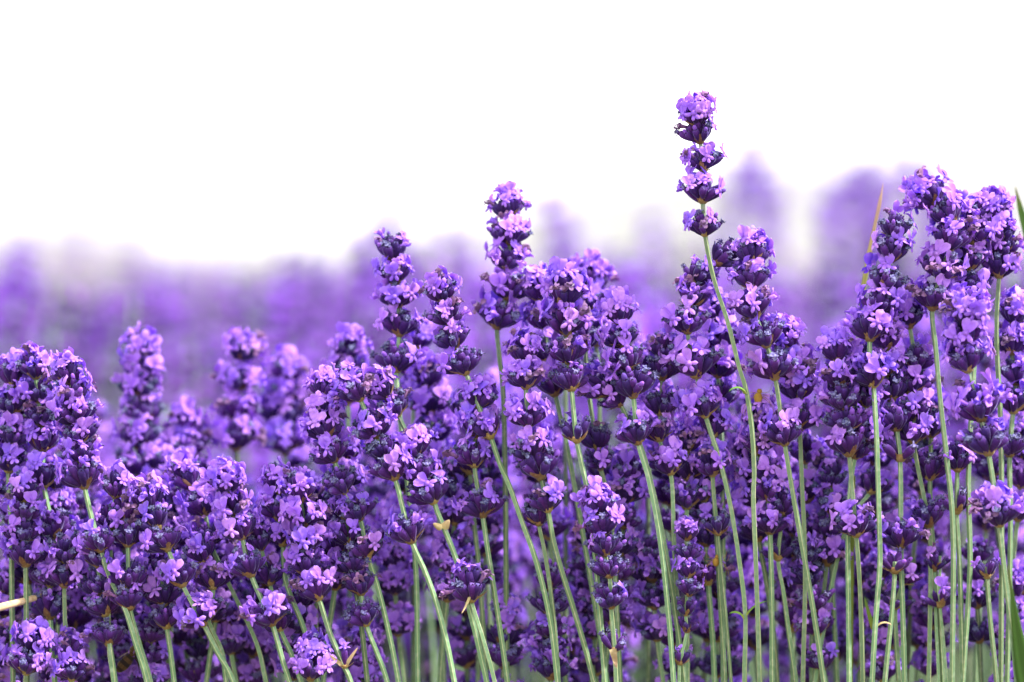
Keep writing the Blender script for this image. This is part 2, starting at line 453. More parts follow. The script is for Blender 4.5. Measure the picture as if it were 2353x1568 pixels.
def spike(whorls, P_world, sharp, sway, r_low=1.02 * mm, r_top=.74 * mm):
    """whorls: [(point, radius_scale, floret share, kind)] from the top down; P_world: stem points from the top down"""
    P = root_points(list(reversed(P_world)), sway)
    base = P[0].copy()
    e = bpy.data.objects.new('lavender_spike', None); e.empty_display_size = .01; col.objects.link(e); e.location = base
    C = catmull([p - base for p in P], 6 if sharp else 4)
    ob('stem', stem_mb(C, r_low, r_top, random.uniform(-.4, .9)).mesh('stem', [M_STEM, M_RIDGE]), e)
    Cn = np.array([tuple(c) for c in C])
    for p, rs, f, kind in whorls:
        q = p - base
        i = int(np.argmin(((Cn - np.array(q)) ** 2).sum(1))); i = max(1, min(len(C) - 2, i))
        t = (C[i + 1] - C[i - 1]).normalized()
        M = Matrix.Translation(q) @ t.to_track_quat('Z', 'Y').to_matrix().to_4x4() @ Matrix.Rotation(random.random() * 6.28, 4, 'Z') @ Matrix.Scale(rs, 4)
        if sharp:
            w = ob('whorl', random.choice(CORE), e, M)
            cal, flo = layout(kind, f, None if kind != 'few' else 5)
            for k, Mc in cal: ob('calyx', random.choice(CALYX[k]), w, Mc)
        else:
            w = ob('whorl', random.choice(SOFT[7:] if kind == 'top' else SOFT[:7]), e, M)
            flo = layout(kind, f)[1]
        for Mf in flo: ob('floret', random.choice(FLORET), w, Mf)
    return e

# ------------------------------------------------------------------ ground, hills
def grid_mesh(name, xs, ys, zf, m, attr=False):
    V = [(x, y, zf(x, y)) for y in ys for x in xs]; n = len(xs)
    F = [(j * n + i, j * n + i + 1, (j + 1) * n + i + 1, (j + 1) * n + i) for j in range(len(ys) - 1) for i in range(n - 1)]
    mb = MB(); mb.add(V, F); return mb.mesh(name, [m])

M_SOIL = fuzzy('brown_soil', [(0, (.10, .075, .05)), (1, (.16, .12, .08))], sheen=0, attr=False, nscale=6, noisecol=(.22, .17, .11), rough=.95)
M_HILL = fuzzy('pale_dry_hill', [(0, (.168, .169, .164)), (1, (.168, .169, .164))], sheen=0, attr=False, nscale=.02, noisecol=(.19, .19, .183), rough=.95)
ax_ = [-900, -300, -100, -40, -15, -6, -3, -2, -1.2, -.6, 0, .6, 1.2, 2, 3, 6, 15, 40, 100, 300, 900]
ay_ = [-50, -10, -3, 0, .6, 1.0, 1.3, 1.6, 1.9, 2.3, 2.8, 3.5, 5, 7, 10, 20, 40, 90, 200, 500, 1400]
structure(ob('ground', grid_mesh('ground', ax_, ay_, lambda x, y: .012 * noise.noise(Vector((x * 3, y * 3, 0))) if abs(x) < 4 and 0 < y < 8 else 0.0, M_SOIL)))
def hill_z(x, y):
    t = max(0, min(1, (y - 240) / 140.0)); t = t * t * (3 - 2 * t)
    ridge = 4.4 + 7.5 * max(0, x + 30) / 60 + 1.6 * math.sin(x * .09) + 1.6 * noise.noise(Vector((x * .06, y * .01, 3)))
    return -.5 + t * min(ridge, 21)
structure(ob('hill', grid_mesh('hill', [-420, -300, -200, -140, -100, -70] + [i * 2 - 56 for i in range(57)] + [70, 100, 140, 200, 300, 420], [230 + 20 * j for j in range(12)], hill_z, M_HILL)))

# ------------------------------------------------------------------ the spikes that can be told apart
# depth behind the focus plane in cm | whorl radius | share of open florets | whorls from the top (x,y[,radius[,florets]]) | stem below | look
HERO = [
 (0.0, 47, .45, "1603,286,46,.85;1609,325,46,.25;1616,390,46,.75;1615,462,50,.45;1620,538,46,.35", "1640,640;1672,740;1700,850;1713,890;1726,970;1733,1080;1731,1140;1737,1300;1746,1568",
  "tallest lavender spike, standing alone against the white sky, on a stem with a curled leaf"),
 (1.0, 46, .40, "1643,606,46,.2;1598,650,46,.3;1589,704,48,.6;1580,762,52,.35;1600,862,66,.45;1621,954,52,.85", "1655,1060;1680,1170;1700,1300;1712,1405;1711,1568",
  "spike just left of the tall stem, its bare lower stem with two small leaves"),
 (.5, 48, .5, "1728,604,48,.9;1727,662,50,.7;1737,728,50,.5;1762,792,54,.5;1781,866,60,.45;1803,1019,50,.6", "1830,1180;1860,1350;1893,1568",
  "floret-rich spike just right of the tall stem, on a pale stem slanting to the bottom"),
 (3.6, 50, .75, "1170,500,46,.9;1172,558,48,.8;1165,618,48,.8;1165,684,54,.6;1143,750,60,.7", "1148,820;1156,900;1160,1040;1165,1568",
  "second tallest spike, pink and slightly soft, left of the middle of the field"),
 (3.0, 48, .5, "905,596,46,.35;910,650,46,.75;916,702,46,.7;918,768,50,.5;911,850,56,.35", "918,950;935,1100;955,1300;960,1568",
  "upright spike with grey withered tip above the dense left cluster"),
 (.8, 46, .35, "1018,690,44,.7;1030,742,46,.5;1045,798,48,.3;1070,856,52,.25;1127,1003,54,.4,few", "1150,1070;1168,1110;1200,1200;1235,1300;1265,1430;1281,1568",
  "left-leaning spike whose long thick stem curves through the middle of the picture"),
 (.3, 52, .6, "1298,700,58,1;1300,765,60,.8;1305,832,54,.6;1313,893,54,.12;1325,1012,52,.5,few", "1335,1060;1350,1130;1366,1260;1382,1450;1390,1568",
  "broad spike covered in pale open florets, in front at the centre of the field"),
 (-.3, 44, .7, "1378,1180,48,1;1386,1228,50,.75;1392,1275,46,.2;1401,1324,44,.05;1404,1393,50,.1;1412,1495,44,0,few", "1416,1568",
  "short spike low in the centre with a bluish crown and a torn dry bract"),
 (.6, 48, .4, "1424,742,46,.95;1430,795,44,.4;1445,850,48,.15;1455,908,58,.08;1466,1016,52,.5", "1490,1100;1515,1230;1535,1400;1548,1568",
  "dark spike with a pale pink cap right of the broad central one"),
 (.2, 48, .5, "1205,830,44,.8;1208,890,46,.9;1214,978,50,.7;1227,1050,50,.5;1243,1095,64,.15;1259,1172,48,.2", "1270,1235;1290,1310;1318,1400;1365,1568",
  "spike with one very broad dark whorl, left of the broad central spike"),
 (.9, 44, .3, "1238,1203,46,.4", "1252,1270;1270,1400;1283,1568", "single cup-shaped whorl behind the broad dark one, on its own slim stem"),
 (.0, 48, .6, "803,868,30,.9,few;827,916,52,.75;864,1003,52,.75;885,1053,46,.2;907,1098,54,.5;945,1243,54,.4", "975,1310;999,1374;1025,1470;1044,1568",
  "spike crowned by the lone white floret in the dense left cluster"),
 (.4, 48, .6, "889,911,46,.9;914,952,48,.4;956,1050,50,.95;973,1105,50,.3;996,1152,56,.1", "1006,1180;1019,1211;1058,1318",
  "spike with bright bluish florets and a dark budded base, above a papery dry node"),
 (.0, 50, .6, "1083,1378,56,.55", "1110,1470;1137,1568", "isolated fan-shaped whorl with a trailing dry bract, low left of centre"),
 (.7, 48, .55, "745,912,42,.9;748,960,46,.8;748,1008,52,.7;768,1057,50,.5;791,1129,52,.12;827,1192,46,.4;845,1280,48,.3", "865,1340;895,1460;916,1568",
  "spike at the left edge of the dense cluster with a dark budded whorl hanging below"),
 (1.2, 46, .45, "795,1190,46,.5;802,1250,46,.5;810,1314,50,.25", "828,1420;844,1568", "half hidden spike under the dense cluster, on a straight stem"),
 (.9, 44, .4, "830,1364,44,.5;841,1434,48,.15", "866,1500;890,1568", "small dark cup whorl low among the left stems, its stem slanting right"),
 (.2, 48, .75, "690,1150,48,.9;700,1205,50,.8;705,1262,50,.6;709,1318,50,.4;732,1375,50,.6", "760,1460;790,1530,;806,1568",
  "spike with a nodding pale floret on top, right of the bright crowned one"),
 (.0, 46, .85, "524,1130,48,1;538,1180,48,.95;556,1235,50,.8;577,1321,50,.5;625,1433,54,.7", "650,1520;665,1568",
  "spike with a bright crown of white-edged florets and two side florets like horns"),
 (1.6, 46, .4, "600,1260,46,.5;620,1340,48,.4;644,1446,44,.4", "668,1500;690,1562", "shadowed spike behind the horned one, its stem close beside it"),
 (.3, 46, .65, "345,1170,50,.95;362,1215,50,.5;385,1262,52,.3;419,1344,50,.5;467,1434,50,.9", "500,1500;536,1568",
  "left spike with a broad lilac crown, its bare stem slanting right to the bottom edge"),
 (.6, 46, .35, "290,1200,46,.3;294,1252,50,.35;295,1347,52,.4;298,1396,50,.15", "320,1480;346,1568", "dark upright spike with two open cups, in the lower left"),
 (.4, 46, .65, "160,880,46,1;170,926,50,.6;178,970,52,.7;183,1016,52,.7;189,1062,50,.5;194,1117,56,.5;231,1264,48,.4", "252,1330;287,1400;312,1480;338,1568",
  "pale crowned spike near the left edge with florets along its right side"),
 (2.2, 48, .5, "82,866,46,.9;88,920,48,.6;94,975,48,.6;98,1033,54,.55;101,1116,54,.6;124,1234,54,.3;121,1288,54,.25;115,1342,56,.2;115,1418,52,.15", "119,1480;126,1568",
  "tall spike of nine whorls close to the left edge"),
 (7.5, 50, .6, "325,820,44,1;323,865,48,.7;318,912,50,.5;325,974,54,.5;320,1028,56,.4;322,1088,58,.3", "330,1200;340,1568", "blurred spike standing alone on the left between two gaps"),
 (9.0, 50, .85, "556,828,46,1;545,895,50,.8;546,965,54,.6;543,1030,56,.8", "548,1200;550,1568", "soft pink blurred spike above the left part of the field"),
 (10.5, 52, .85, "656,884,50,.9;655,930,54,.8;648,978,56,.7;655,1040,56,.7", "655,1200;655,1568", "blurred rounded spike right of the soft pink one"),
 (8.5, 52, .7, "430,1005,50,.9;434,1050,54,.6;436,1105,56,.4", "440,1250;440,1568", "short blurred spike between the two left gaps"),
 (2.6, 50, .7, "30,885,48,.95;28,950,50,.7;26,1020,52,.5;20,1080,52,.6", "25,1200;30,1568", "spike cut by the left edge, highest there"),
 (1.3, 46, .3, "57,1150,46,.5;56,1195,48,.2;56,1243,48,.25;59,1297,54,.15", "60,1400;62,1568", "dark spike with few florets at the left edge"),
 (1.5, 44, .4, "150,1290,46,.4;148,1345,50,.3", "150,1440;163,1568", "pair of dark whorls behind the bleached straw"),
 (1.0, 46, .35, "226,1300,46,.5;233,1364,50,.1;242,1412,50,.2", "252,1480;265,1568", "dark spike in front of the brown bee"),
 (1.6, 46, .3, "368,1320,46,.4;377,1388,50,.2;383,1440,48,.15", "392,1500;400,1568", "shadowed spike low between the lilac crowned and the two-cup spike"),
 (.2, 46, .9, "70,1500,50,1;60,1545,50,.5", "58,1568;57,1600", "pale floret head in the bottom left corner"),
 (.6, 42, .95, "160,1510,40,1;165,1560,44,.8", "168,1600", "column of open florets at the bottom edge near the left corner"),
 (.1, 42, .9, "716,1520,42,1;714,1560,46,.7", "714,1590;712,1620", "fresh pale spike tip rising from the bottom edge"),
 (1.2, 50, .4, "1100,935,46,.8;1092,1000,48,.5;1090,1068,54,.35;1109,1184,54,.5", "1120,1260;1142,1400;1166,1568", "spike with an airy open whorl left of the curving thick stem"),
 (4.0, 46, .4, "1075,960,46,.6;1080,1085,48,.2", "1087,1180;1100,1300;1118,1568", "softly blurred stem left of the curving thick one"),
 (3.2, 50, .75, "1243,690,50,1;1252,752,50,.9;1262,830,50,.5;1275,905,54,.2", "1299,1005;1320,1120;1345,1260;1395,1568", "pale spike peeping out behind the left of the broad central one"),
 (2.8, 48, .25, "1345,800,50,.2;1350,880,52,.2;1372,1029,50,.15;1380,1075,46,.1", "1392,1120;1405,1200;1425,1568", "budded spike behind the right of the broad central one"),
 (5.0, 52, .9, "1360,665,50,1;1364,720,52,.95;1370,790,52,.7;1376,868,52,.1", "1378,980;1385,1200;1390,1568", "magenta tinged soft spike rising behind the central pair"),
 (6.5, 50, 1, "1305,655,36,1;1300,720,46,.9", "1300,850;1300,1568", "white rimmed soft floret head at the very top of the central clump"),
 (1.4, 46, .4, "1395,905,48,.4;1425,930,44,.15", "1440,960;1470,1020;1500,1127;1535,1300;1573,1568", "spike crossing behind the dark pink-capped one on a long darker stem"),
 (1.8, 48, .65, "1525,820,46,.6;1522,868,50,.5;1518,951,50,.5;1516,1010,48,.5;1541,1086,52,.7", "1548,1230;1556,1400;1562,1568", "spike with a dark blue bud, left of the leaning spike"),
 (2.6, 46, .5, "1580,1035,46,.6;1582,1100,52,.4;1578,1164,54,.3", "1578,1260;1580,1568", "shaded spike under the leaning one's pale whorl"),
 (.9, 34, .5, "1580,1240,32,.7;1582,1286,34,.3;1582,1326,34,.7;1584,1367,36,.05;1576,1411,36,0,few;1578,1450,36,0,few;1562,1524,38,.5,few", "1560,1568",
  "slender little spike with sparse single buds, low right of centre"),
 (1.0, 40, .2, "1650,1226,42,.1,few", "1662,1350;1680,1568", "tiny budded whorl with a tan bract beside the long slanting pale stem"),
 (2.0, 46, .5, "1640,1000,46,.4;1637,1090,50,.5", "1645,1200;1655,1380;1666,1568", "spike half hidden behind the pale slanting stem, right of the leaning spike"),
 (2.0, 48, .8, "1745,985,46,1;1740,1040,50,.9;1748,1095,50,.6;1763,1145,54,.8;1769,1223,48,.7", "1773,1350;1774,1568", "spike of violet florets stacked one above the other, right of the tall stem"),
 (2.4, 42, .3, "1800,1180,44,.5;1788,1284,42,.3,few", "1800,1360;1812,1450;1829,1568", "thin whorl with one long bract, right of the stacked violet spike"),
 (4.2, 48, .5, "1850,1060,46,.6;1856,1150,50,.6;1857,1232,52,.6", "1864,1350;1866,1568", "softly blurred spike between the slanting pale stem and the next clump"),
 (4.5, 48, .45, "1905,1085,46,.6;1906,1223,52,.4", "1912,1340;1918,1450", "soft dark cup whorl beside the crossing stems"),
 (3.0, 46, .3, "2000,1130,46,.3", "1960,1180;1930,1260;1895,1430;1872,1568", "stem crossing backwards from right to left"),
 (.9, 50, .45, "1922,828,44,.95;1930,888,50,.4;1937,938,52,.3;1945,988,56,.1;1951,1043,56,.08;1967,1229,52,.6", "1976,1350;1983,1568", "blunt headed spike that stands beside the blurred gap on the right"),
 (1.6, 48, .75, "1985,850,46,.8;1990,930,50,.9;1985,1010,48,.8;1965,1050,46,.6", "1950,1180;1950,1400;1951,1568", "floret covered spike tucked behind the blunt headed one"),
 (.5, 50, .45, "2054,545,44,.25;2048,596,52,.3;2029,662,54,.4;2016,722,52,.7;1999,778,56,.75;2007,885,52,.85", "2014,1000;2020,1195;2022,1290;2011,1440;2004,1568",
  "tall airy spike leaning right beside the tan tipped grass blade"),
 (1.5, 52, .6, "2036,800,50,.8;2040,860,50,.6;2049,917,54,.3;2060,985,56,.25;2068,1054,56,.05,few;2070,1254,54,.55", "2074,1400;2079,1568", "spike with a two-armed open whorl right of the tall airy one"),
 (2.0, 50, .5, "2090,750,48,.9;2105,850,50,.4;2095,905,50,.3;2100,960,50,.3;2099,1014,54,.2;2134,1206,54,.2", "2138,1300;2134,1568", "dark budded spike in the right clump"),
 (2.4, 46, .5, "2140,1000,48,.5;2137,1098,52,.5", "2140,1200;2157,1400;2165,1568", "whorl of violet buds hidden in the right clump above the stems"),
 (.8, 52, .75, "2150,470,54,1;2187,512,54,.6;2181,571,54,.6;2160,640,56,.7;2142,708,56,.45", "2150,800;2160,915;2175,1050;2189,1195;2188,1568", "highest head of the right clump, thick with open florets"),
 (1.6, 50, .7, "2240,515,44,.9;2234,557,54,.9;2229,618,52,.8;2240,680,54,.5", "2240,800;2225,1100;2229,1300;2212,1568", "spike between the two highest heads on the right"),
 (1.8, 46, .6, "2292,500,42,1;2298,552,46,.6;2300,588,48,.4;2296,634,50,.35", "2290,760;2300,1000;2300,1568", "right clump spike that reaches highest near the right edge"),
 (-1.6, 54, .75, "2222,745,58,.8;2219,792,56,.7;2224,850,56,.8;2255,962,64,.7;2271,1040,62,.15;2296,1204,60,.6", "2310,1330;2325,1450;2337,1568", "big soft spike nearest the lens on the right, on a thick yellow-green stem"),
 (2.5, 52, .7, "2330,740,50,.9;2325,810,50,.8;2335,880,52,.6;2328,945,52,.4;2320,1044,52,.1", "2322,1200;2314,1568", "spike cut by the right edge, florets on its left side"),
 (1.4, 46, .3, "2200,1080,46,.6;2198,1176,48,.2,few", "2205,1300;2212,1568", "loose whorl with hooked buds among the right-hand stems"),
 (2.0, 40, .2, "2160,1300,38,.6,few;2160,1391,44,.5,few", "2168,1480;2174,1568", "small violet whorl low among the right stems"),
 (2.2, 38, .1, "2146,1310,34,0,few", "2150,1420;2157,1568", "single purple bud clasped to a right-hand stem"),
 (1.2, 42, .2, "2268,1325,42,.2,few", "2275,1420;2290,1568", "nodding cluster of three buds in front of the right stems"),
 (1.0, 46, .2, "2056,1313,50,.1,few", "2050,1400;2033,1568", "two-armed budded whorl low on the right, on a stem leaning left"),
 (2.0, 42, .2, "2075,1340,42,.2,few;2058,1395,42,.2,few", "2060,1480;2066,1568", "upright pair of buds between two right-hand stems"),
 (6.0, 50, .5, "1870,1344,54,.4;1918,1515,58,.6", "1922,1568;1925,1620", "blurred dark cup at the bottom edge, right of centre"),
 (1.2, 46, .45, "470,1290,46,.6;490,1350,48,.4;478,1420,44,.3", "510,1500;520,1568", "shaded spike filling the gap below the lilac crowned one"),
 (2.6, 50, .6, "440,1120,50,.8;470,1180,50,.6;485,1250,50,.5", "520,1330;590,1480;612,1568", "soft spike with an ochre collar left of the bright crowned one"),
 (1.6, 50, .5, "640,1130,48,.6;640,1190,50,.8;650,1250,50,.6", "655,1330;700,1450;730,1568", "spike filling in between the bright crowned and the nodding one"),
 (1.8, 50, .8, "1812,800,46,.95;1822,862,54,.85;1836,915,50,.7;1838,985,50,.5", "1842,1100;1850,1300;1845,1568", "floret-rich spike filling the space right of the floret-rich slanting one"),
 (7.0, 50, .9, "800,822,46,1;796,872,50,.6;800,925,50,.6", "802,1100;805,1568", "pale soft spike behind the lone white floret"),
 (5.0, 50, .8, "985,890,48,.9;990,950,52,.7;1000,1015,52,.6;1005,1085,52,.5", "1010,1200;1020,1568", "soft pink spike in the notch right of the dense left cluster"),
 (6.0, 50, .8, "960,800,46,.9;955,870,50,.7;950,935,50,.6", "950,1100;950,1568", "soft pale spike behind the grey tipped one's lowest whorl"),
 (5.5, 50, .75, "1500,850,48,.9;1492,920,52,.7;1490,990,52,.6", "1490,1200;1490,1568", "soft spike between the pink-capped dark one and the leaning one"),
 (3.5, 50, .8, "1648,740,44,.9;1655,800,52,.8;1650,862,54,.8;1655,930,52,.6", "1660,1100;1662,1568", "soft lilac spike seen behind the curved part of the tall stem"),
 (1.0, 48, .5, "265,1140,46,.5;258,1210,48,.4;250,1480,46,.4", "262,1568", "dark spike low beside the bee, with tangled buds"),
]
GRP = 'sharp lavender spikes of the front row'
# far spikes, very soft: x, y of the top, distance from the lens, number of whorls, share of florets, look
BLUR = [
 (72, 520, 3.1, 6, .8, "very pale smear of a spike, first from the left edge against the white"),
 (188, 478, 3.2, 6, .8, "very pale smear of a spike, second from the left edge and the highest"),
 (290, 520, 3.3, 5, .8, "very pale smear of a spike, third from the left edge"),
 (30, 590, 2.6, 6, .6, "blurred purple spike low at the left edge of the far mass"),
 (395, 630, 2.6, 5, .7, "blurred spike in the dip of the far purple mass"),
 (655, 570, 2.2, 5, .35, "blurred dark violet block, its left half"),
 (705, 575, 2.25, 5, .35, "blurred dark violet block, its right half"),
 (893, 470, 2.15, 5, .3, "blurred dark spike tip just above the grey tipped sharp spike"),
 (965, 560, 2.3, 5, .5, "blurred spike right of the grey tipped sharp spike"),
 (1035, 525, 2.25, 6, .35, "blurred dark spike between the first two sharp upright spikes"),
 (1262, 452, 2.1, 7, .45, "blurred violet spike just right of the second tallest sharp one"),
 (1400, 600, 2.5, 6, .7, "blurred spike rising over the central clump"),
 (1495, 510, 2.35, 6, .55, "blurred pinkish spike left of the tallest stem"),
 (1735, 330, 2.2, 6, .8, "pale blurred spike nearest the right of the tallest sharp spike"),
 (1690, 450, 2.15, 6, .35, "darker blurred spike at the foot of the pale one beside the tallest"),
 (1785, 430, 2.5, 6, .75, "washed out blurred spike right of the pale one"),
 (1925, 430, 2.1, 6, .35, "blurred dark leaning spike left of the big arching one"),
 (1990, 375, 2.2, 7, .6, "blurred spike at the crest of the big violet arch"),
 (2045, 400, 2.3, 6, .5, "blurred spike on the right shoulder of the violet arch"),
 (2095, 350, 2.45, 7, .5, "small blurred violet spike tip above the highest sharp head on the right"),
 (1695, 370, 2.35, 6, .7, "pale blurred spike immediately beside the tallest sharp one"),
 (1955, 400, 2.25, 7, .5, "blurred dark spike on the left slope of the violet arch"),
 (1895, 470, 2.2, 6, .4, "blurred dark spike lowest on the left of the violet arch"),
 (2150, 420, 2.4, 6, .5, "blurred spike behind the left side of the highest heads"),
 (1300, 500, 2.2, 6, .5, "second blurred violet spike right of the second tallest sharp one"),
 (1090, 580, 2.3, 6, .6, "blurred spike filling between two sharp heads near the centre"),
 (840, 530, 2.3, 6, .5, "blurred spike left of the grey tipped sharp spike"),
 (2290, 470, 2.5, 6, .6, "blurred spike behind the highest heads at the right"),
]
SKY_MID = [(-200, 880), (0, 890), (130, 900), (250, 960), (330, 1010), (420, 1000), (520, 990), (700, 990), (800, 930), (980, 880), (1100, 850), (1230, 800), (1480, 800),
           (1530, 850), (1700, 880), (1830, 900), (1870, 960), (1900, 880), (2000, 830), (2100, 720), (2353, 700), (2600, 700)]
FAR_TOP = [(-300, 600), (0, 590), (150, 615), (300, 650), (420, 650), (560, 630), (640, 575), (700, 570), (770, 625), (860, 530), (900, 520), (960, 560), (1040, 545), (1120, 590),
           (1250, 530), (1350, 600), (1480, 555), (1600, 575), (1680, 540), (1760, 550), (1820, 590), (1870, 590), (1920, 540), (2060, 480), (2200, 490), (2353, 500), (2700, 540)]


# ------------------------------------------------------------------ sharp spikes
U = K * FOCUS
heroes = []
for i, (dep, rdef, fdef, ws, ps, label) in enumerate(HERO):
    random.seed(1000 + i)
    d = FOCUS + dep * (.0085 if dep < 5 else .0105)
    W = []; P = []
    for j, w in enumerate(ws.split(';')):
        q = w.split(',')
        x, y = float(q[0]), float(q[1]); r = float(q[2]) if len(q) > 2 else rdef; f = float(q[3]) if len(q) > 3 else fdef
        f = min(.95, f * .93); kind = q[4] if len(q) > 4 else ('top' if j == 0 else 'mid')
        dd = d + .0015 * math.sin(j * 1.3 + i)
        W.append((at(x, y, dd), r / 49.0 * (d / FOCUS), f, kind))
        P.append(at(x, y, dd))
    if len(W) and len(P) > 1:
        top = P[0] + (P[0] - P[1]).normalized() * .0035
    else:
        top = P[0] + Vector((0, 0, .0035))
    P.insert(0, top)
    for q in ps.split(';'):
        x, y = [float(v) for v in q.split(',')[:2]]
        P.append(at(x, y, d + .0015 * math.sin(i)))
    e = spike(W, P, dep < 7, .02 * math.sin(i * 2.1), r_low=(.98 if rdef > 40 else .68) * mm, r_top=(.72 if rdef > 40 else .55) * mm)
    tag(e, label, 'lavender', GRP); heroes.append(e)

def lerp_tab(tab, x):
    for (a, ya), (b, yb) in zip(tab, tab[1:]):
        if x <= b: return ya + (yb - ya) * max(0, (x - a) / (b - a))
    return tab[-1][1]

def free_spike(x, y, d, nw, f, sharp, r0=47, gap=None):
    W, P = [], []
    lean = random.uniform(-.12, .16); cx = x; cyy = y
    sc = FOCUS / d
    for j in range(nw):
        dd = d + random.uniform(-.002, .002)
        p = at(cx, cyy + 40 * sc, dd)
        rs = r0 / 47 * random.uniform(.9, 1.1) * (.9 if j == 0 else 1)
        ff = max(0, min(1, random.gauss(f, .25)))
        W.append((p, rs, ff, 'top' if j == 0 else 'mid')); P.append(p)
        g = (gap or random.uniform(46, 66)) * sc * (1 if j < nw - 2 else random.uniform(1, 1.9))
        cyy += g; cx += g * lean + random.uniform(-3, 3)
    P.insert(0, P[0] + Vector((0, 0, .0035)))
    P.append(at(cx + 120 * sc * lean, cyy + 120 * sc, d)); P.append(at(cx + 330 * sc * lean * .8, cyy + 380 * sc, d))
    if P[-1].z < .05: P.pop()
    return spike(W, P, sharp, random.uniform(-.05, .05))

# ------------------------------------------------------------------ spikes a little behind, softly out of focus
for i in range(46):
    random.seed(3000 + i)
    x = -60 + (i % 23) * 110 + random.uniform(-50, 50)
    row = 0 if i < 23 else 1
    y = max(lerp_tab(SKY_MID, x) + random.uniform(80, 240), 960 + row * 330 + random.uniform(-100, 180))
    e = free_spike(x, y, FOCUS + random.uniform(.025, .06), random.randint(4, 6), random.uniform(.3, .8), False)
    tag(e, 'lavender spike half hidden in the dense shade just behind the sharp front row', 'lavender', 'half hidden lavender spikes behind the front row')
for i in range(136):
    random.seed(5000 + i)
    x = random.uniform(-160, 2500)
    dd = FOCUS + .045 + .30 * (i / 136) ** 1.2
    sky = lerp_tab(SKY_MID, x)
    hi = sky + 40 - (dd - 1.45) * 330
    y = hi + (1480 - hi) * random.random() ** 1.15
    e = free_spike((x - PW / 2) * 1.0 + PW / 2, y, dd, random.randint(4, 6), random.uniform(.3, .8), False)
    tag(e, 'out of focus lavender spike in the purple mass behind the front rows', 'lavender', 'out of focus lavender spikes behind the front rows')
for i, (x, y, d, nw, f, label) in enumerate(BLUR):
    random.seed(7000 + i)
    e = free_spike(x, y, d + .55, nw, min(1, f + .15), False, r0=50, gap=84)
    tag(e, label, 'lavender', 'far blurred lavender spikes against the sky')

